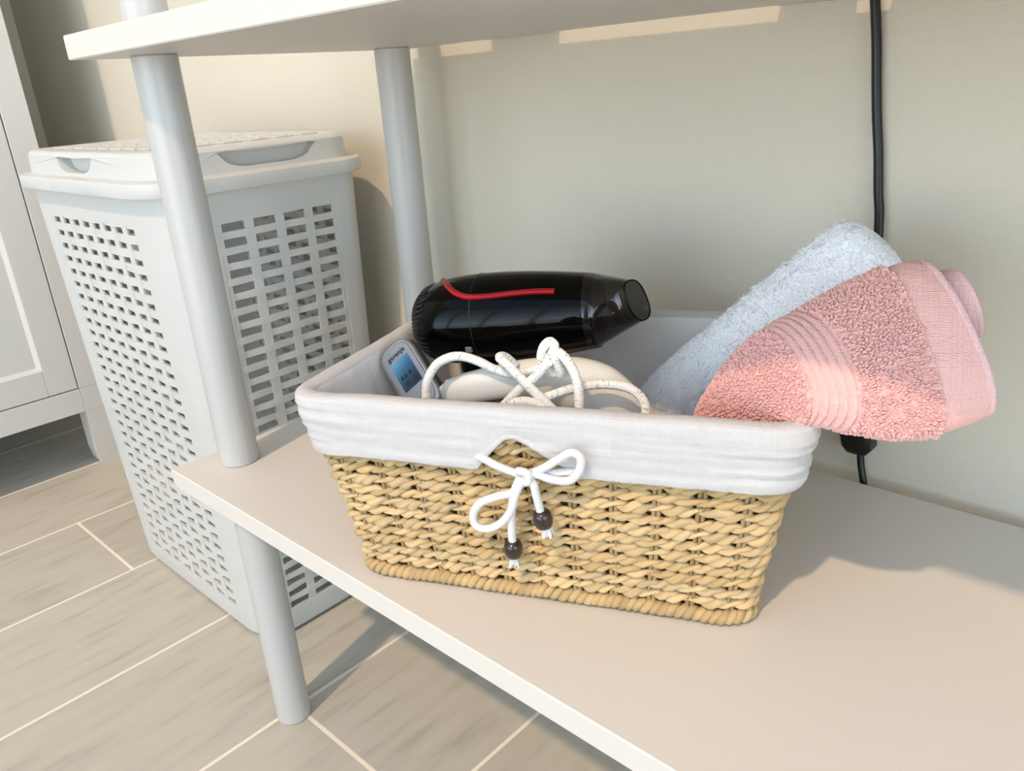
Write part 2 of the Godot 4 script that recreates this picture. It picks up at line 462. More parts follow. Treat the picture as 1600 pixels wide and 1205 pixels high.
	var sk := func(_i: int, j: int) -> bool: return not inhole[j]
	mb.grid([low, lowi], true, false, 1, 1, sk); mb.grid([lowi, highi], true, false, 1, 1, sk); mb.grid([highi, high], true, false, 1, 1, sk)
	var tops := [w1, lid.call(0.6305, -0.0175), lid.call(0.632, -0.021), lid.call(0.632, -0.036), lid.call(0.6306, -0.038)]
	mb.grid(tops, true, false); mb.poly(tops[4])
	var lo_ := obj("lid", mb.mesh(base), M.plastic, t)
	mb = MB.new()
	for i in 9:
		for k in 6:
			var c := V(-0.278 + (i - 4) * 0.038, 0.6312, 0.15 + (k - 2.5) * 0.034)
			mb.box(c - V(0.015, 0.0010, 0.012), c + V(0.015, 0.0016, 0.012), 0.0009)
	obj("embossed_pattern", mb.mesh(base), M.plastic, lo_)

# ------------------------------------------------------------------ cabinet at the left edge
func cabinet() -> void:
	var X := -0.878; var Z := 0.130; var base := V(-1.09, 0, 0.6)
	var t := thing("cabinet", "white panelled cabinet on short legs standing left of the hamper", "cabinet", Transform3D(Basis(), base))
	var mb := MB.new()
	var ZE := 1.05; var H := 1.35; var XB := -1.28
	mb.box(V(X - 0.02, 0.166, Z), V(X, H, Z + 0.0455), 0.001); mb.box(V(X - 0.02, 0.166, ZE - 0.0455), V(X, H, ZE), 0.001)     # stiles
	mb.box(V(X - 0.02, 0.118, Z + 0.0455), V(X, 0.166, ZE - 0.0455), 0.001); mb.box(V(X - 0.02, H - 0.05, Z + 0.0455), V(X, H, ZE - 0.0455), 0.001)
	mb.box(V(X - 0.02, 0.118, Z), V(X, 0.166, Z + 0.0455), 0.0002); mb.box(V(X - 0.02, 0.118, ZE - 0.0455), V(X, 0.166, ZE), 0.0002)
	mb.box(V(XB, 0.118, Z), V(X - 0.02, H, Z + 0.018), 0.001); mb.box(V(XB, 0.118, ZE - 0.018), V(X - 0.02, H, ZE), 0.001)
	mb.box(V(XB, 0.118, Z + 0.018), V(X - 0.02, 0.136, ZE - 0.018), 0.001); mb.box(V(XB, H, Z - 0.008), V(X + 0.008, H + 0.022, ZE + 0.008), 0.002)
	mb.box(V(XB, 0.136, Z + 0.018), V(XB + 0.006, H, ZE - 0.018), 0.001)
	obj("frame", mb.mesh(base), M.cabinet, t)
	for z in [Z, ZE - 0.0455]:
		for x in [X - 0.045, XB]:
			mb = MB.new()
			var s := 0.0455
			var rows := []
			for q in [[0.118, 0.0], [0.03, 0.0], [0.006, 0.003], [0.0, 0.007]]:
				rows.append(PackedVector3Array([V(x, q[0], z), V(x + s, q[0], z), V(x + s, q[0], z + s - q[1]), V(x, q[0], z + s - q[1])]))
			for r in 3:
				for k in 4: mb.quad(rows[r][k], rows[r][(k + 1) % 4], rows[r + 1][(k + 1) % 4], rows[r + 1][k])
			mb.poly(rows[3])
			obj("leg", mb.mesh(base), M.cabinet, t)
	var zs := [Z + 0.0475, (Z + ZE) / 2 - 0.001, (Z + ZE) / 2 + 0.001, ZE - 0.0475]
	for d in 2:
		var z0: float = zs[d * 2]; var z1: float = zs[d * 2 + 1]; var y0 := 0.1680; var y1 := H - 0.052; var sw := 0.0525
		mb = MB.new()
		mb.box(V(X - 0.0185, y0 + 0.01, z0 + 0.01), V(X - 0.009, y1 - 0.01, z1 - 0.01), 0.001)
		mb.box(V(X - 0.018, y0, z0), V(X, y1, z0 + sw), 0.0012); mb.box(V(X - 0.018, y0, z1 - sw), V(X, y1, z1), 0.0012)
		mb.box(V(X - 0.018, y0, z0 + sw + 0.0003), V(X, y0 + sw, z1 - sw - 0.0003), 0.0010); mb.box(V(X - 0.018, y1 - sw, z0 + sw + 0.0003), V(X, y1, z1 - sw - 0.0003), 0.0010)
		# sloped moulding round the sunk panel
		var a := [V(X - 0.001, y0 + sw, z0 + sw), V(X - 0.001, y0 + sw, z1 - sw), V(X - 0.001, y1 - sw, z1 - sw), V(X - 0.001, y1 - sw, z0 + sw)]
		var b := [V(X - 0.009, y0 + sw + 0.006, z0 + sw + 0.006), V(X - 0.009, y0 + sw + 0.006, z1 - sw - 0.006), V(X - 0.009, y1 - sw - 0.006, z1 - sw - 0.006), V(X - 0.009, y1 - sw - 0.006, z0 + sw + 0.006)]
		for k in 4: mb.quad(a[k], a[(k + 1) % 4], b[(k + 1) % 4], b[k])
		var door := obj("door", mb.mesh(base), M.cabinet, t)
		mb = MB.new()
		var kz := z1 - 0.026 if d == 0 else z0 + 0.026
		mb.tube(PackedVector3Array([V(X, 0.75, kz), V(X + 0.012, 0.75, kz), V(X + 0.014, 0.75, kz), V(X + 0.024, 0.75, kz), V(X + 0.027, 0.75, kz)]), [0.006, 0.006, 0.014, 0.014, 0.009], 20)
		obj("knob", mb.mesh(base), M.silver, door)

# ------------------------------------------------------------------ basket (in its own axes: x along its front, z towards the room)
const BASKET_AT := Vector3(0.3955, 0.3331, 0.2013)
const BASKET_TURN := 0.4269
func in_basket(l: Vector3) -> Transform3D:
	var b := Basis(Vector3.UP, BASKET_TURN)
	return Transform3D(b, BASKET_AT + b * l)
func bring(y: float, off: float, n: int) -> PackedVector2Array:
	var t := y / 0.15
	var lo := [Vector2(-0.141, 0.097), Vector2(0.141, 0.097), Vector2(0.141, -0.097), Vector2(-0.136, -0.095)]
	var hi := [Vector2(-0.168, 0.1105), Vector2(0.168, 0.1105), Vector2(0.165, -0.1105), Vector2(-0.150, -0.105)]
	var c := []
	for k in 4:
		var q: Vector2 = lo[k].lerp(hi[k], t)
		c.append(q + Vector2(signf(q.x), signf(q.y)) * off)
	var p := PackedVector2Array(); var r := 0.019 + maxf(off, -0.010)
	for k in 4:
		var a: Vector2 = c[(k + 3) % 4]; var b: Vector2 = c[k]; var d: Vector2 = c[(k + 1) % 4]
		var s := b + (a - b).normalized() * r; var e := b + (d - b).normalized() * r
		for i in 13:
			var u := i / 12.0
			p.append(s.lerp(b, u).lerp(b.lerp(e, u), u).lerp(s.lerp(e, u), 0.12))
	p.append(p[0])
	var len_ := PackedFloat32Array([0.0])
	for i in range(1, p.size()): len_.append(len_[i - 1] + p[i].distance_to(p[i - 1]))
	var out := PackedVector2Array(); var k := 0; var total := len_[len_.size() - 1]
	for j in n:
		var s := total * j / n
		while k < p.size() - 2 and len_[k + 1] < s: k += 1
		out.append(p[k].lerp(p[k + 1], clampf((s - len_[k]) / maxf(1e-9, len_[k + 1] - len_[k]), 0, 1)))
	return out
func to3(q: PackedVector2Array, y: float) -> PackedVector3Array:
	var o := PackedVector3Array()
	for p in q: o.append(V(p.x, y, p.y))
	return o

func basket() -> void:
	var t := thing("woven_basket", "straw-coloured woven rope basket with a white cotton liner standing on the lower shelf", "basket", in_basket(Vector3.ZERO))
	var rng := RandomNumberGenerator.new(); rng.seed = 4
	var fn := FastNoiseLite.new(); fn.seed = 9; fn.frequency = 1.0; fn.fractal_octaves = 3
	var NS := 36; var n := 560
	var straw := [Color(0.575, 0.405, 0.20), Color(0.625, 0.445, 0.23), Color(0.53, 0.365, 0.175), Color(0.57, 0.42, 0.23)]
	for row in 17:
		var border := row == 0
		var y := 0.0066 if border else 0.0172 + 0.00865 * (row - 1)
		var base := bring(y, 0.0004 if border else -0.0004, n)
		var turns := roundi((1.0 / 0.0115) if border else rng.randf_range(42.0, 49.0))
		var ph := rng.randf() * TAU; var mb := MB.new()
		for s in 2:
			var path := PackedVector3Array(); var rad := []
			var cbase: Color = straw[rng.randi() % 4]
			for j in n:
				var tg := (base[(j + 1) % n] - base[(j - 1 + n) % n]).normalized()
				var nr := Vector2(-tg.y, tg.x)
				if nr.dot(base[j]) < 0: nr = -nr
				var fi := TAU * NS * j / n
				var wob := fn.get_noise_2d(j * 0.02, row * 7.0)
				var wob2 := fn.get_noise_2d(j * 0.05 + 90.0, row * 5.0)
				var an := TAU * turns * j / n + ph + PI * s + wob * 2.2
				var sq := 0.5 + 0.5 * cos(fi + wob * 0.6)
				var th := 1.0 if border else 1.10 - 0.50 * sq * sq
				var a := (0.0030 if border else 0.0020) * th
				var dn := (0.0008 * cos(fi + PI * row) if not border else 0.0) + a * cos(an) * 0.8 + wob2 * 0.0007
				var dy := a * sin(an) + wob * 0.0011
				path.append(V(base[j].x + nr.x * dn, maxf(y + dy, 0.0035), base[j].y + nr.y * dn))
				rad.append((0.0030 if border else 0.00262) * th * (1.0 + 0.16 * fn.get_noise_2d(j * 0.11, row * 3.0 + s * 50.0)))
			mb.tube(path, rad, 8, false, true, func(i: int, k: int) -> Color:
				var f := 1.0 + 0.24 * fn.get_noise_2d(i * 0.045 + s * 300.0, row * 11.0) + 0.26 * fn.get_noise_2d(i * 0.03, k * 1.3 + row * 9.0 + s * 40.0)
				return Color(cbase.r * f, cbase.g * f, cbase.b * f))
		obj("braided_border" if border else "woven_rope", mb.mesh(), M.rope, t)
	for k in NS:   # the upright stakes that the ropes are woven round
		var mb := MB.new(); var path := PackedVector3Array(); var p2 := PackedVector3Array()
		for i in 14:
			var y := 0.004 + 0.144 * i / 13.0
			var b := bring(y, -0.0012, NS * 4)
			var q := b[k * 4]; var q2 := b[(k * 4 + 1) % (NS * 4)]
			var d := (q2 - q).normalized() * 0.0016
			path.append(V(q.x - d.x, y, q.y - d.y)); p2.append(V(q.x + d.x, y, q.y + d.y))
		mb.c = straw[k % 4] * 0.62
		mb.tube(path, 0.0016, 6); mb.tube(p2, 0.0016, 6)
		obj("stake", mb.mesh(), M.rope, t)
	var mb := MB.new(); mb.c = straw[0]
	var lo := to3(bring(0.003, -0.004, 80), 0.003); var hi := to3(bring(0.009, -0.004, 80), 0.009)
	mb.grid([lo, hi], true, true); mb.poly(lo); mb.poly(hi, true)
	obj("base", mb.mesh(), M.rope, t)
	mb = MB.new(); mb.c = Color(0.20, 0.125, 0.06); var iw := []  # added dark sheet: paints the shade seen through the gaps between ropes
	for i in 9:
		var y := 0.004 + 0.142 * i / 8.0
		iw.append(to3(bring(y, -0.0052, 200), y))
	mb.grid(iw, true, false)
	obj("shade_backing", mb.mesh(), M.rope, t)
	# liner: the lining inside and the cuff turned over the rim
	var N := 520
	mb = MB.new(); var rows := []
	for q in [[0.0115, -0.03], [0.0115, -0.0085], [0.03, -0.0085], [0.06, -0.0085], [0.09, -0.0085], [0.12, -0.0085], [0.145, -0.0085], [0.1495, -0.0075]]:
		var b := bring(q[0], q[1], N); var r := PackedVector3Array()
		for j in N:
			var w := 0.0022 * fn.get_noise_2d(j * 0.035, q[0] * 14.0) if q[1] > -0.02 else 0.0
			r.append(V(b[j].x * (1.0 - maxf(w, 0.0) * 8.0), q[0], b[j].y * (1.0 - maxf(w, 0.0) * 8.0)))
		rows.append(r)
	mb.grid(rows, true, false); mb.poly(rows[0], true)
	var liner := obj("liner", mb.mesh(), M.lining_lightened, t)
	var notch := func(x: float) -> float:
		if x < -0.0345 or x > 0.037: return 0.0
		if x < -0.013: return pow((x + 0.0345) / 0.0215, 0.9)
		if x < -0.003: return 1.0 + 0.04 * sin((x + 0.013) / 0.01 * PI)
		return 1.0 - pow((x + 0.003) / 0.040, 1.15)
	rows = []
	var prof := []
	for i in 7: prof.append([0.1485 + 0.0048 * sin(PI * i / 6.0), -0.0075 + 0.0075 * (1.0 - cos(PI * i / 6.0))])
	for q in prof:
		var b := bring(minf(q[0], 0.15), q[1], N); var r := PackedVector3Array()
		for j in N: r.append(V(b[j].x, q[0] + 0.0008 * fn.get_noise_2d(j * 0.03, 3.0), b[j].y))
		rows.append(r)
	var NV := 22
	for i in range(1, NV + 1):
		var f := float(i) / NV; var b0 := bring(0.15, 0.0, N); var r := PackedVector3Array()
		for j in N:
			var front := b0[j].y > 0.06
			var yb: float = 0.1085 + 0.0012 * fn.get_noise_2d(j * 0.04, 77.0) + (0.0235 * notch.call(b0[j].x) if front else 0.0)
			var y := lerpf(0.1485, yb, f)
			var corner := smoothstep(0.10, 0.165, absf(b0[j].x))
			var fold := fn.get_noise_2d(j * 0.012, y * 210.0) * 0.0016 * (0.5 + 1.1 * corner) + fn.get_noise_2d(j * 0.07, y * 60.0 + 30.0) * 0.0007
			fold += 0.0012 * sin(f * PI) + (0.0012 if f > 0.86 else 0.0)
			if front: fold += 0.0022 * exp(-pow((absf(b0[j].x - 0.001) - 0.038) / 0.006, 2.0)) * f * absf(sin(y * 900.0))
			var tt := (y / 0.15)
			var off := 0.0075 + fold
			# the ring is narrower lower down
			var k := V(b0[j].x, y, b0[j].y)
			var sc := Vector2(lerpf(0.141, 0.168, tt) / 0.168, lerpf(0.097, 0.1105, tt) / 0.1105)
			var q := Vector2(b0[j].x * sc.x, b0[j].y * sc.y)
			var nn := (b0[(j + 1) % N] - b0[(j - 1 + N) % N]).normalized(); var nr := Vector2(-nn.y, nn.x)
			if nr.dot(b0[j]) < 0: nr = -nr
			q += nr * off
			k.x = q.x; k.z = q.y
			r.append(k)
		rows.append(r)
	# hem: turned back inside
	var last: PackedVector3Array = rows[rows.size() - 1]; var h1 := PackedVector3Array(); var h2 := PackedVector3Array()
	for j in N:
		var d := V(last[j].x, 0, last[j].z).normalized()
		h1.append(last[j] - d * 0.0016 + V(0, -0.0006, 0)); h2.append(last[j] - d * 0.0022 + V(0, 0.008, 0))
	rows.append(h1); rows.append(h2)
	mb = MB.new(); mb.grid(rows, true, false)
	obj("cuff", mb.mesh(), M.cotton, liner)
	# drawstring with two beads
	mb = MB.new()
	var cords := [
		[V(0.0026,0.1111,0.1210),V(0.0135,0.1166,0.1225),V(0.0251,0.1252,0.1240),V(0.0341,0.1313,0.1250),V(0.0394,0.1272,0.1245),V(0.0376,0.1178,0.1235),V(0.0307,0.1106,0.1230),V(0.0198,0.1101,0.1225),V(0.0099,0.1127,0.1225),V(0.0017,0.1097,0.1210)],
		[V(-0.0003,0.1082,0.1220),V(-0.0061,0.0983,0.1220),V(-0.0187,0.0931,0.1220),V(-0.0308,0.0864,0.1210),V(-0.0368,0.0767,0.1205),V(-0.0355,0.0682,0.1200),V(-0.0272,0.0671,0.1205),V(-0.0166,0.0737,0.1210),V(-0.0087,0.0853,0.1220),V(-0.0043,0.0984,0.1235),V(0.0014,0.1098,0.1230)],
		[V(0.0016,0.1116,0.1230),V(0.0073,0.1066,0.1235),V(0.0088,0.0967,0.1220),V(0.0098,0.0864,0.1200),V(0.0115,0.0765,0.1190),V(0.0138,0.0700,0.1180)],
		[V(-0.0007,0.1100,0.1230),V(-0.0062,0.0974,0.1220),V(-0.0100,0.0810,0.1190),V(-0.0118,0.0650,0.1170),V(-0.0123,0.0487,0.1150),V(-0.0128,0.0405,0.1140)],
		[V(-0.0374,0.1156,0.1110),V(-0.0289,0.1177,0.1165),V(-0.0185,0.1139,0.1180),V(-0.0071,0.1115,0.1200),V(0.0010,0.1103,0.1215)],
		[V(0.0010,0.1103,0.1215),V(0.0138,0.1113,0.1190),V(0.0260,0.1131,0.1175),V(0.0361,0.1140,0.1165),V(0.0400,0.1111,0.1110)],
		[V(-0.0022,0.1125,0.1215),V(-0.0005,0.1150,0.1245),V(0.0052,0.1140,0.1258),V(0.0050,0.1085,0.1250),V(0.0010,0.1062,0.1225)]]
	for cpts in cords:
		var p := smooth_path(cpts, 0.0012); var rad := []
		for i in p.size(): rad.append(0.00275 + 0.00015 * sin(i * 2.1))
		mb.tube(p, rad, 10)
	for e in [V(0.0138, 0.0695, 0.118), V(-0.0128, 0.040, 0.114)]:   # frayed ends
		for k in 14:
			var d := V(rng.randf_range(-1, 1) * 0.0035, -rng.randf_range(0.002, 0.0055), rng.randf_range(-1, 1) * 0.003)
			mb.tube(PackedVector3Array([e + V(d.x * 0.5, 0.002, d.z * 0.5), e + d]), [0.0011, 0.0006], 5)
	var ds := obj("drawstring", mb.mesh(), M.bow, t)
	for q in [[V(0.0112, 0.0784, 0.119), V(-0.15, 1.0, 0.08)], [V(-0.0120, 0.0506, 0.1158), V(0.03, 1.0, 0.1)]]:
		mb = MB.new(); var p := PackedVector3Array(); var rad := []; var ax: Vector3 = q[1].normalized()
		for i in 15:
			var u := i / 7.0 - 1.0
			p.append(q[0] + ax * u * 0.0066); rad.append(0.0034 + 0.0031 * pow(maxf(0.0, 1.0 - u * u), 0.5))
		mb.tube(p, rad, 24)
		obj("bead", mb.mesh(), M.bead, ds)

# ------------------------------------------------------------------ things in the basket
func loft(rings: Array, flip := false) -> MB:
	var mb := MB.new(); mb.grid(rings, true, flip); return mb
func ellipse(c: Vector3, a: Vector3, b: Vector3, n := 40, sq := 1.0) -> PackedVector3Array:
	var p := PackedVector3Array()
	for k in n:
		var x := cos(TAU * k / n); var y := sin(TAU * k / n)
		p.append(c + a * signf(x) * pow(absf(x), sq) + b * signf(y) * pow(absf(y), sq))
	return p

func hair_dryer() -> void:
	var base := V(-0.075, 0.02, -0.035)
	var t := thing("hair_dryer", "glossy black hair dryer with a curved red stripe lying across the basket", "hair dryer", in_basket(base))
	var a0 := V(-0.137, 0.157, -0.04); var D := (V(0.05, 0.1757, -0.04) - a0).normalized()
	var up := V(0, 1, 0); up = (up - D * up.dot(D)).normalized(); var sd := D.cross(up)   # sd points to the room
	var prof := [[0.0, 0.0], [0.0, 0.019], [0.002, 0.0225], [0.007, 0.0275], [0.013, 0.0310], [0.02, 0.0335], [0.03, 0.0355], [0.045, 0.0368], [0.062, 0.0372], [0.08, 0.0368], [0.1, 0.0355], [0.12, 0.0335], [0.14, 0.0310], [0.152, 0.0292], [0.153, 0.0285], [0.153, 0.0]]
	var rings := []
	for q in prof: rings.append(ellipse(a0 + D * q[0], up * maxf(q[1], 0.0001), sd * maxf(q[1], 0.0001), 56))
	var body := obj("barrel", loft(rings, true).mesh(base), M.black, t)
	# ribbed air intake at the rear
	var mb := MB.new()
	for k in 44:
		var an := TAU * k / 44; var e := up * cos(an) + sd * sin(an)
		mb.tube(PackedVector3Array([a0 + e * 0.012 + D * 0.0, a0 + e * 0.0195 + D * 0.0005, a0 + e * 0.0245 + D * 0.004, a0 + e * 0.0295 + D * 0.0095, a0 + e * 0.0325 + D * 0.0165]), [0.0011, 0.0012, 0.0012, 0.0011, 0.0006], 6)
	obj("intake_grille", mb.mesh(base), M.black_matt, t)
	mb = MB.new()   # seam
	var seam := PackedVector3Array()
	for k in 40: seam.append(a0 + D * 0.059 + (up * cos(TAU * k / 40) + sd * sin(TAU * k / 40)) * 0.0370)
	mb.tube(seam, 0.0005, 6, false, true)
	obj("seam", mb.mesh(base), M.black_matt, body)
	mb = MB.new()   # stripe, following the barrel
	var st := [[0.026, 92.0], [0.0285, 85.0], [0.0365, 66.0], [0.0445, 53.0], [0.052, 46.5], [0.06, 43.5], [0.0757, 43.0], [0.0936, 45.0], [0.111, 46.5], [0.1266, 46.5]]
	var mid := []
	for q in st:
		var r := 0.0
		for i in range(1, prof.size() - 2):
			if prof[i + 1][0] >= q[0] and r == 0.0: r = lerpf(prof[i][1], prof[i + 1][1], clampf((q[0] - prof[i][0]) / (prof[i + 1][0] - prof[i][0]), 0, 1))
		var e: Vector3 = up * sin(deg_to_rad(q[1])) + sd * cos(deg_to_rad(q[1]))
		mid.append(a0 + D * q[0] + e * (r - 0.0006))
	var sp := smooth_path(mid, 0.002)
	var sr := []
	for i in sp.size(): sr.append(0.0026)
	mb.tube(sp, sr, 10)
	obj("red_stripe", mb.mesh(base), M.red, body)
	# flattened smoky nozzle
	var c0 := a0 + D * 0.147; var c1 := V(0.0455, 0.1813, -0.039); var h1 := V(-0.0058, 0.0152, 0.0)
	rings = []; var inner := []
	for i in 12:
		var f := i / 11.0; var g := f * f * (3 - 2 * f)
		var c := c0.lerp(c1, f); var a := (up * 0.0305).lerp(h1, f); var b := (sd * 0.0305).lerp(V(-0.0052, 0, 0.0105), g)
		rings.append(ellipse(c, a, b, 48, lerpf(1.0, 0.8, g))); inner.append(ellipse(c, a * 0.93, b * lerpf(0.93, 0.85, g), 48, lerpf(1.0, 0.8, g)))
	mb = loft(rings, true); mb.grid(inner, true, false); mb.grid([rings[11], inner[11]], true, true)
	var nz := obj("nozzle", mb.mesh(base), M.smoky, t)
	mb = MB.new(); mb.tube(rings[11], 0.0007, 6, false, true)
	obj("nozzle_rim", mb.mesh(base), M.black, nz)
	mb = MB.new(); mb.poly(ellipse(a0 + D * 0.1535, up * 0.027, sd * 0.027, 40))
	obj("outlet_mesh", mb.mesh(base), M.grey_mesh, t)
	# handle folded down into the basket
	mb = MB.new(); rings = []
	for q in [[0.150, 0.0235, 0.020], [0.128, 0.021, 0.0185], [0.11, 0.018, 0.0165], [0.08, 0.0165, 0.015], [0.045, 0.016, 0.0145], [0.026, 0.014, 0.012], [0.0215, 0.009, 0.008]]:
		var c := V(-0.079, q[0], -0.030)
		rings.append(ellipse(c, V(q[1], 0, 0), V(0, 0, q[2]), 32))
	mb.grid(rings, true, false); mb.poly(rings[6])
	obj("handle", mb.mesh(base), M.black, t)
	mb = MB.new()
	var bc := a0 + D * 0.0531 + (up * sin(-0.42) + sd * cos(-0.42)) * 0.0362
	mb.box(bc - V(0.0032, 0.0028, 0.002), bc + V(0.0032, 0.0028, 0.002), 0.0012)
	obj("switch", mb.mesh(base), M.silver, t)

func rounded_slab(w: float, h: float, r: float, prof: Array) -> MB:   # prof: [z, inset]; the outline of a rounded rectangle in x and y
	var rings := []
	for q in prof:
		var p := PackedVector3Array(); var hw: float = w / 2 - q[1]; var hh: float = h / 2 - q[1]; var rr := maxf(0.0008, r - q[1])
		for k in 4:
			var cx: float = (hw - rr) * [1, -1, -1, 1][k]; var cy: float = (hh - rr) * [1, 1, -1, -1][k]
			for i in 9:
				var an := PI / 2 * (k + i / 8.0)
				p.append(V(cx + rr * cos(an), cy + rr * sin(an), q[0]))
		rings.append(p)
	var mb := MB.new(); mb.grid(rings, true, true); mb.poly(rings[0]); mb.poly(rings[rings.size() - 1], true)
	return mb

func remote() -> void:
	var R := Basis(V(0.7421, 0.6309, -0.2265), V(-0.6513, 0.5988, -0.4661), V(-0.1584, 0.4934, 0.8553))
	var x := in_basket(V(-0.121, 0.1392, 0.03))
	x.basis = x.basis * R.orthonormalized()
	var t := thing("handheld_device", "small silver handheld device with a blue screen leaning in the basket corner", "device", x)
	# the screen's middle is the origin; the case reaches down into the basket
	var down := Transform3D(Basis(), V(-0.0005, -0.0035, 0))
	obj("case", rounded_slab(0.0335, 0.0665, 0.0125, [[-0.0135, 0.003], [-0.0125, 0.0012], [-0.0105, 0.0], [-0.0035, 0.0], [-0.0015, 0.0008], [-0.0008, 0.0022]]).mesh(), M.silver, t, down)
	obj("front_plate", rounded_slab(0.0278, 0.0595, 0.0100, [[-0.002, 0.0], [-0.0004, 0.0], [0.0, 0.0006]]).mesh(), M.face, t, down)
	var mb := MB.new()
	var q := [V(-0.009, 0.013, 0.0006), V(0.009, 0.013, 0.0006), V(0.009, -0.013, 0.0006), V(-0.009, -0.013, 0.0006)]
	mb.quad(q[0], q[1], q[2], q[3])
	for k in 4: mb.quad(q[k], q[(k + 1) % 4], q[(k + 1) % 4] - V(0, 0, 0.0012), q[k] - V(0, 0, 0.0012))
	var sc := obj("screen", mb.mesh(), M.lcd, t)
	mb = MB.new()
	for s in [[-0.005, -0.002, 0.0022], [-0.0015, -0.002, 0.0022], [0.003, -0.002, 0.0022], [-0.003, -0.008, 0.004], [0.004, -0.008, 0.002]]:
		mb.box(V(s[0] - s[2] / 2, s[1] - 0.0018, 0.0006), V(s[0] + s[2] / 2, s[1] + 0.0018, 0.0008), 0.0001)
	obj("display_segments", mb.mesh(), M.lcd_dark, sc)
	var tm := TextMesh.new(); tm.text = "gorenje"; tm.font_size = 32; tm.pixel_size = 0.00015; tm.depth = 0.0003
	var sf := SystemFont.new(); sf.font_names = PackedStringArray(["Droid Sans"]); sf.font_weight = 700; tm.font = sf
	obj("lettering", tm, M.dark_print, t, Transform3D(Basis(), V(0.0002, 0.0182, 0.0002)))

func appliance() -> void:
	var base := V(-0.02, 0.03, 0.028)
	var t := thing("styling_appliance", "cream white hand appliance with a long tapered body and a braided white cord", "appliance", in_basket(base))
	var rows := [[-0.0925, 0.1277, 0.035, 0.0030], [-0.0905, 0.1275, 0.0348, 0.0058], [-0.0861, 0.1272, 0.034, 0.0090], [-0.0706, 0.1299, 0.032, 0.0122], [-0.0453, 0.1357, 0.03, 0.0130], [-0.0172, 0.1393, 0.027, 0.0150], [0.0064, 0.1345, 0.022, 0.0205], [0.0236, 0.1266, 0.018, 0.0232], [0.038, 0.1128, 0.016, 0.0235], [0.048, 0.100, 0.016, 0.020], [0.0545, 0.0915, 0.016, 0.012], [0.057, 0.088, 0.016, 0.004]]
	var cp := []
	for q in rows: cp.append(V(q[0], q[1], q[2]))
	var rings := []; var n := 36
	var curve := smooth_path(cp, 0.003)
	var seg := 0
	for i in curve.size():
		var tg := (curve[mini(i + 1, curve.size() - 1)] - curve[maxi(i - 1, 0)]).normalized()
		# radius: nearest station
		var r := 0.0; var best := 9.0
		for k in rows.size() - 1:
			var A: Vector3 = cp[k]; var B: Vector3 = cp[k + 1]
			var f := clampf((curve[i] - A).dot(B - A) / (B - A).length_squared(), 0, 1)
			var d := A.lerp(B, f).distance_to(curve[i])
			if d < best:
				best = d; r = lerpf(rows[k][3], rows[k + 1][3], f)
		var s := V(0, 0, 1); s = (s - tg * s.dot(tg)).normalized(); var u := s.cross(tg)
		rings.append(ellipse(curve[i], u * r, s * r * 0.72, n, 0.85))
	var mb := MB.new(); mb.grid(rings, true, false)
	mb.poly(rings[0], true); mb.poly(rings[rings.size() - 1])
	obj("body", mb.mesh(base), M.cream, t)
	# dark plate under the long arm
	mb = MB.new()
	rings = []
	for q in [[-0.082, 0.1165, 0.034, 0.004], [-0.07, 0.1165, 0.032, 0.0065], [-0.045, 0.1215, 0.03, 0.0075], [-0.02, 0.1245, 0.028, 0.0075], [0.0, 0.118, 0.025, 0.004]]:
		rings.append(ellipse(V(q[0], q[1], q[2]), V(0, 0.0036, 0), V(0, 0, q[3]), 20))
	mb.grid(rings, true, false); mb.poly(rings[0], true); mb.poly(rings[4])
	obj("plate", mb.mesh(base), M.black_matt, t)
	# braided cord, looped and knotted on itself
	var cords := [
		[V(-0.0918,0.1137,0.0620),V(-0.0928,0.1298,0.0580),V(-0.0922,0.1423,0.0550),V(-0.0865,0.1537,0.0500),V(-0.0774,0.1591,0.0460),V(-0.0676,0.1595,0.0430),V(-0.0553,0.1558,0.0420),V(-0.0439,0.1505,0.0420),V(-0.0301,0.1481,0.0430),V(-0.0162,0.1512,0.0440),V(-0.0049,0.1573,0.0460),V(0.0017,0.1664,0.0480),V(0.0044,0.1732,0.0500),V(0.0009,0.1758,0.0500),V(-0.0045,0.1698,0.0480),V(-0.0066,0.1596,0.0460),V(-0.0017,0.1523,0.0450),V(0.0072,0.1521,0.0470),V(0.0055,0.1637,0.0520),V(0.0073,0.1700,0.0540),V(0.0137,0.1648,0.0540),V(0.0196,0.1552,0.0560),V(0.0229,0.1444,0.0600),V(0.0239,0.1330,0.0640),V(0.0243,0.1196,0.0660)],
		[V(-0.0300,0.1520,0.0360),V(-0.0350,0.1600,0.0415),V(-0.0364,0.1621,0.0490),V(-0.0288,0.1573,0.0520),V(-0.0165,0.1471,0.0560),V(-0.0042,0.1379,0.0600),V(0.0071,0.1294,0.0640),V(0.0172,0.1200,0.0660)],
		[V(-0.0418,0.1195,0.0550),V(-0.0303,0.1319,0.0530),V(-0.0204,0.1419,0.0520),V(-0.0099,0.1505,0.0540),V(0.0011,0.1631,0.0560)],
		[V(-0.0283,0.1276,0.0600),V(-0.0145,0.1316,0.0580),V(-0.0031,0.1364,0.0560),V(0.0116,0.1407,0.0500),V(0.0267,0.1438,0.0460),V(0.0418,0.1440,0.0430),V(0.0550,0.1415,0.0430),V(0.0637,0.1348,0.0450),V(0.0666,0.1262,0.0500),V(0.0633,0.1163,0.0540)],
		[V(-0.0303,0.1243,0.0620),V(-0.0227,0.1345,0.0640),V(-0.0113,0.1358,0.0630),V(-0.0011,0.1312,0.0640),V(0.0082,0.1231,0.0660)]]
	mb = MB.new()
	var rng := RandomNumberGenerator.new(); rng.seed = 21
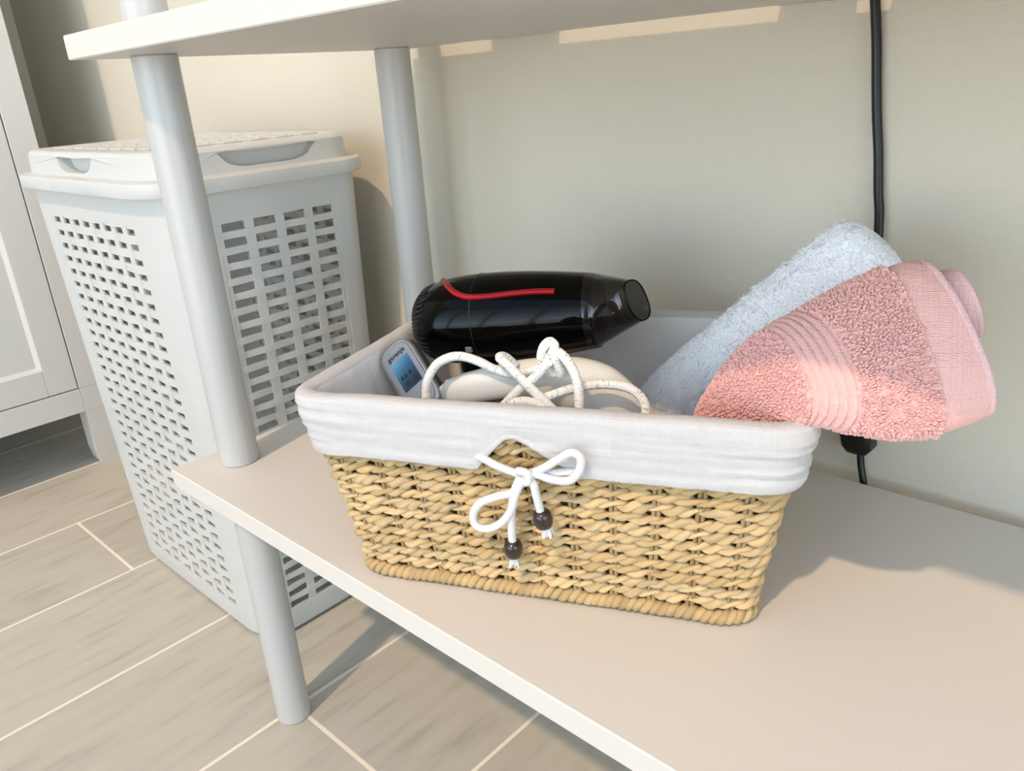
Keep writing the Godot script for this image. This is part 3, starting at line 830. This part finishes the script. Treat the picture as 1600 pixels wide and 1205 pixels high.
	for cpts in cords:
		var p := smooth_path(cpts, 0.0007); var rad := []
		for i in p.size(): rad.append(0.00335 + 0.00012 * sin(i * 1.4))
		mb.tube(p, rad, 12, true, false, func(i: int, k: int) -> Color:
			var q := rng.randf()
			if q < 0.05: return Color(0.40, 0.31, 0.16)
			if ((i + k * 2) % 8 == 0 or (i - k * 2 + 2400) % 8 == 0) and q < 0.75: return Color(0.70, 0.66, 0.58)
			return Color(0.88, 0.86, 0.81))
	obj("power_cord", mb.mesh(base), M.braid, t)

# ------------------------------------------------------------------ towels
func pile(parent: Node3D, rows: Array, base: Vector3, shape: Mesh, m: Material, spacing: float, seed_: int, tilt: float, size: Vector2, keep: Callable) -> void:
	var rng := RandomNumberGenerator.new(); rng.seed = seed_
	var xf := []
	for i in rows.size() - 1:
		var a: PackedVector3Array = rows[i]; var b: PackedVector3Array = rows[i + 1]; var n := a.size()
		for j in n:
			var p00 := a[j]; var p01 := a[(j + 1) % n]; var p10 := b[j]; var p11 := b[(j + 1) % n]
			var nr := (p10 - p00).cross(p01 - p00)
			var area := nr.length()
			if area < 1e-12: continue
			nr /= area
			var cnt := area / (spacing * spacing); var c := int(cnt) + (1 if rng.randf() < cnt - int(cnt) else 0)
			for q in c:
				var u := rng.randf(); var w := rng.randf()
				if not keep.call((i + w) / (rows.size() - 1.0), (j + u) / n): continue
				var p := p00.lerp(p01, u).lerp(p10.lerp(p11, u), w)
				var y := (nr + V(rng.randf_range(-1, 1), rng.randf_range(-1, 1), rng.randf_range(-1, 1)) * tilt).normalized()
				var x := y.cross(p01 - p00).normalized(); var z := x.cross(y)
				var s := rng.randf_range(size.x, size.y)
				xf.append(Transform3D(Basis(x * s, y * s, z * s), p - base))
	var mm := MultiMesh.new(); mm.transform_format = MultiMesh.TRANSFORM_3D; mm.mesh = shape; mm.instance_count = xf.size()
	for i in xf.size(): mm.set_instance_transform(i, xf[i])
	var o := MultiMeshInstance3D.new(); o.name = "terry_pile"; o.multimesh = mm; o.material_override = m; o.set_meta("kind", "stuff")
	parent.add_child(o, true)

func spline(st: Array, f: float, k: int) -> Vector3:   # Catmull-Rom through stations, f in 0..1
	var x := f * (st.size() - 1); var i := mini(int(x), st.size() - 2); var t := x - i
	var a: Vector3 = st[maxi(i - 1, 0)][k]; var b: Vector3 = st[i][k]; var c: Vector3 = st[i + 1][k]; var d: Vector3 = st[mini(i + 2, st.size() - 1)][k]
	return b.cubic_interpolate(c, a, d, t)

func towels() -> void:
	var fn := FastNoiseLite.new(); fn.seed = 31; fn.frequency = 1.0; fn.fractal_octaves = 3
	# a tuft: three thin bent fibres; a loop: a small drop
	var tuft := MB.new()
	for k in 3:
		var e := V(cos(TAU * k / 3), 0, sin(TAU * k / 3)) * 0.0007
		tuft.tube(PackedVector3Array([V(0, 0, 0), e + V(0, 0.0014, 0), e * 2.6 + V(0, 0.0028, 0)]), [0.00035, 0.0003, 0.0001], 4, false)
	var loop := MB.new(); var lr := []
	for q in [[-0.0008, 0.0003], [0.0, 0.0009], [0.0008, 0.00105], [0.0016, 0.0007], [0.0019, 0.0001]]:
		lr.append(ellipse(V(0, q[0], 0), V(q[1], 0, 0), V(0, 0, q[1] * 0.7), 7))
	loop.grid(lr, true, false)
	# white towel: a thick roll leaning on the rear rim
	var st := [[V(0.0574,0.0560,-0.0300), V(-0.0166,0.0271,0.0000)], [V(0.0688,0.0898,-0.0300), V(-0.0200,0.0251,0.0000)], [V(0.0998,0.1233,-0.0300), V(-0.0218,0.0234,0.0000)], [V(0.1321,0.1547,-0.0300), V(-0.0222,0.0220,0.0000)], [V(0.1621,0.1841,-0.0300), V(-0.0225,0.0209,0.0000)], [V(0.1891,0.2112,-0.0300), V(-0.0217,0.0197,0.0000)], [V(0.2120,0.2298,-0.0300), V(-0.0213,0.0199,0.0000)]]
	var base := V(0.06, 0.03, -0.03)
	var t := thing("white_towel", "fluffy white rolled towel leaning out of the basket behind the pink towel", "towel", in_basket(base + V(0.001, -0.004, -0.010)))
	var rows := []; var n := 120; var R := 110
	for i in R:
		var f := i / (R - 1.0)
		var c := spline(st, f, 0); var a := spline(st, f, 1)
		var ax := (spline(st, minf(1, f + 0.02), 0) - spline(st, maxf(0, f - 0.02), 0)).normalized()
		var bb := ax.cross(a).normalized() * a.length() * 0.95
		var end := 1.0 - 0.0 * f
		if f > 0.90: end = sqrt(maxf(0.0, 1.0 - pow((f - 0.90) / 0.1005, 2.0)))
		var ring := PackedVector3Array()
		for k in n:
			var an := TAU * k / n
			var e := a * cos(an) + bb * sin(an)
			var d := 1.0 + 0.05 * fn.get_noise_2d(k * 0.12 if k < n / 2 else (n - k) * 0.12, f * 18.0) + 0.03 * fn.get_noise_3d(cos(an) * 6, sin(an) * 6, f * 60.0)
			# overlap of the rolled layers: a step along the roll
			var dd := absf(wrapf(an - 5.35 - 0.25 * f, -PI, PI)); d -= 0.10 * exp(-pow(dd / 0.09, 2.0))
			ring.append(c + e * d * end)
		rows.append(ring)
	var mb := MB.new(); mb.grid(rows, true, false)
	mb.poly(rows[0], true)
	mb.poly(rows[R - 1])
	var cloth := obj("cloth", mb.mesh(base), M.white_terry, t)
	pile(cloth, rows, base, tuft.mesh(), M.white_terry, 0.00115, 5, 0.65, Vector2(0.9, 2.1), func(_s: float, _k: float) -> bool: return true)
	# pink towel: a flared loose roll draped over the right end of the rim
	st = [[V(0.1049,0.0812,0.0475), V(-0.0061,0.0253,-0.0025)], [V(0.1141,0.1059,0.0575), V(-0.0144,0.0220,-0.0125)], [V(0.1336,0.1411,0.0675), V(-0.0155,0.0220,-0.0225)], [V(0.1525,0.1689,0.0765), V(-0.0136,0.0166,-0.0315)], [V(0.1750,0.1774,0.0805), V(-0.0142,0.0213,-0.0355)], [V(0.1991,0.1844,0.0805), V(-0.0141,0.0308,-0.0355)], [V(0.2221,0.1921,0.0800), V(-0.0163,0.0369,-0.0300)], [V(0.2390,0.1957,0.0750), V(-0.0186,0.0364,-0.0250)]]
	base = V(0.10, 0.05, 0.05)
	t = thing("pink_towel", "pale pink rolled hand towel with woven bands draped over the basket's right rim", "towel", in_basket(base))
	rows = []; n = 132; R = 260
	var view := V(0.25, 0.42, 0.87)
	var inside := []
	for i in R:
		var f := i / (R - 1.0)
		var c := spline(st, f, 0); var a := spline(st, f, 1)
		var b := (view - a * view.dot(a) / a.length_squared()).normalized() * lerpf(0.017, 0.0235, smoothstep(0.2, 0.8, f))
		var ring := PackedVector3Array(); var ringi := PackedVector3Array()
		for k in n:
			var an := TAU * k / n
			var x := cos(an); var y := sin(an)
			var e := a * signf(x) * pow(absf(x), 0.9) + b * signf(y) * pow(absf(y), 0.9)
			var d := 1.0 + 0.035 * fn.get_noise_3d(x * 1.5, y * 1.5, f * 4.0)
			# woven bands lie lower than the pile, with raised cords between them
			var g := f - 0.05 * sin(an) + 0.03 * x
			if g > 0.405 and g < 0.545: d += -0.055 + 0.065 * pow(absf(sin((g - 0.405) / 0.14 * PI * 5.0)), 0.8)
			if f > 0.83: d -= 0.03
			ring.append(c + e * d); ringi.append(c + e * (d - 0.10))
		rows.append(ring); inside.append(ringi)
	mb = MB.new()
	mb.grid(rows, true, true)
	mb.grid(inside.slice(110), true, false); mb.grid([rows[R - 1], inside[R - 1]], true, true); mb.poly(rows[0])
	cloth = obj("cloth", mb.mesh(base), M.pink_terry, t)
	var is_pile := func(s: float, k: float) -> bool:
		var an := TAU * k; var g := s - 0.05 * sin(an) + 0.03 * cos(an)
		return s < 0.825 and not (g > 0.40 and g < 0.55)
	var rrows := []
	for r in rows:
		var q := PackedVector3Array(r); q.reverse(); rrows.append(q)
	pile(cloth, rrows, base, loop.mesh(), M.pink_terry, 0.0016, 6, 0.35, Vector2(0.75, 1.15), func(s: float, k: float) -> bool: return is_pile.call(s, 1.0 - k - 1.0 / 132))
	# edge bead of the end hem
	mb = MB.new(); var er := PackedVector3Array()
	for k in n: er.append(rows[R - 1][k].lerp(inside[R - 1][k], 0.4))
	mb.tube(er, 0.0023, 8, false, true)
	obj("hem", mb.mesh(base), M.pink_band, cloth)
	# the inner layers curled inside the flared end
	var cEnd: Vector3 = st[7][0]; var aEnd: Vector3 = st[7][1]; var ax2: Vector3 = (st[7][0] - st[5][0]).normalized()
	var bEnd := (view - aEnd * view.dot(aEnd) / aEnd.length_squared()).normalized() * 0.0235
	mb = MB.new(); var out := []; var inn := []
	for i in 24:
		var f := i / 23.0
		var r0 := PackedVector3Array(); var r1 := PackedVector3Array()
		for k in 70:
			var u := k / 69.0; var an := -0.6 + u * TAU * 1.55; var rr := lerpf(0.86, 0.30, u)
			var c := cEnd + aEnd * 0.30 + ax2 * lerpf(-0.022, 0.013 - 0.006 * u, f)
			var e := aEnd * 0.62 * cos(an) + bEnd * 0.9 * sin(an)
			r0.append(c + e * rr); r1.append(c + e * (rr - 0.14))
		out.append(r0); inn.append(r1)
	mb.grid(out); mb.grid(inn, false, true); mb.grid([out[23], inn[23]])
	var fold := obj("inner_fold", mb.mesh(base), M.pink_band, t)
	mb = MB.new(); var ed := PackedVector3Array()
	for k in 70: ed.append(out[23][k].lerp(inn[23][k], 0.5))
	mb.tube(ed, 0.0022, 8)
	obj("hem", mb.mesh(base), M.pink_band, fold)

func cable() -> void:
	var base := V(0.535, 0.333, -0.0125)
	var t := thing("power_cable", "black power cable hanging down the wall with an inline block behind the towels", "cable", Transform3D(Basis(), base))
	var mb := MB.new()
	var p := smooth_path([V(0.512, 1.05, -0.0142), V(0.515, 0.80, -0.0138), V(0.5177, 0.7298, -0.0138), V(0.5194, 0.713, -0.0138), V(0.5227, 0.6873, -0.0138), V(0.5249, 0.6654, -0.0138), V(0.5262, 0.652, -0.0138), V(0.5288, 0.6292, -0.0138), V(0.532, 0.606, -0.0138), V(0.5348, 0.5774, -0.0138), V(0.5375, 0.5554, -0.0138), V(0.5395, 0.50, -0.0135), V(0.5395, 0.42, -0.012)], 0.005)
	mb.tube(p, 0.0036, 12); 
	mb.tube(smooth_path([V(0.5412, 0.362, -0.012), V(0.544, 0.345, -0.0105), V(0.549, 0.3264, -0.0085), V(0.554, 0.30, -0.009), V(0.556, 0.10, -0.010), V(0.556, 0.006, -0.012)], 0.005), 0.0030, 12)
	obj("cord", mb.mesh(base), M.cable, t)
	mb = MB.new()
	var rings := []
	for q in [[0.425, 0.009], [0.42, 0.0125], [0.372, 0.0130], [0.364, 0.0126], [0.3585, 0.0085], [0.3565, 0.005]]:
		rings.append(ellipse(V(0.5398 + (0.0015 if q[0] < 0.37 else 0.0), q[0], -0.0090), V(q[1], 0, 0), V(0, 0, minf(q[1], 0.0102)), 40, 0.3))
	mb.grid(rings, true, false); mb.poly(rings[0], true); mb.poly(rings[5])
	obj("inline_block", mb.mesh(base), M.cable, t)
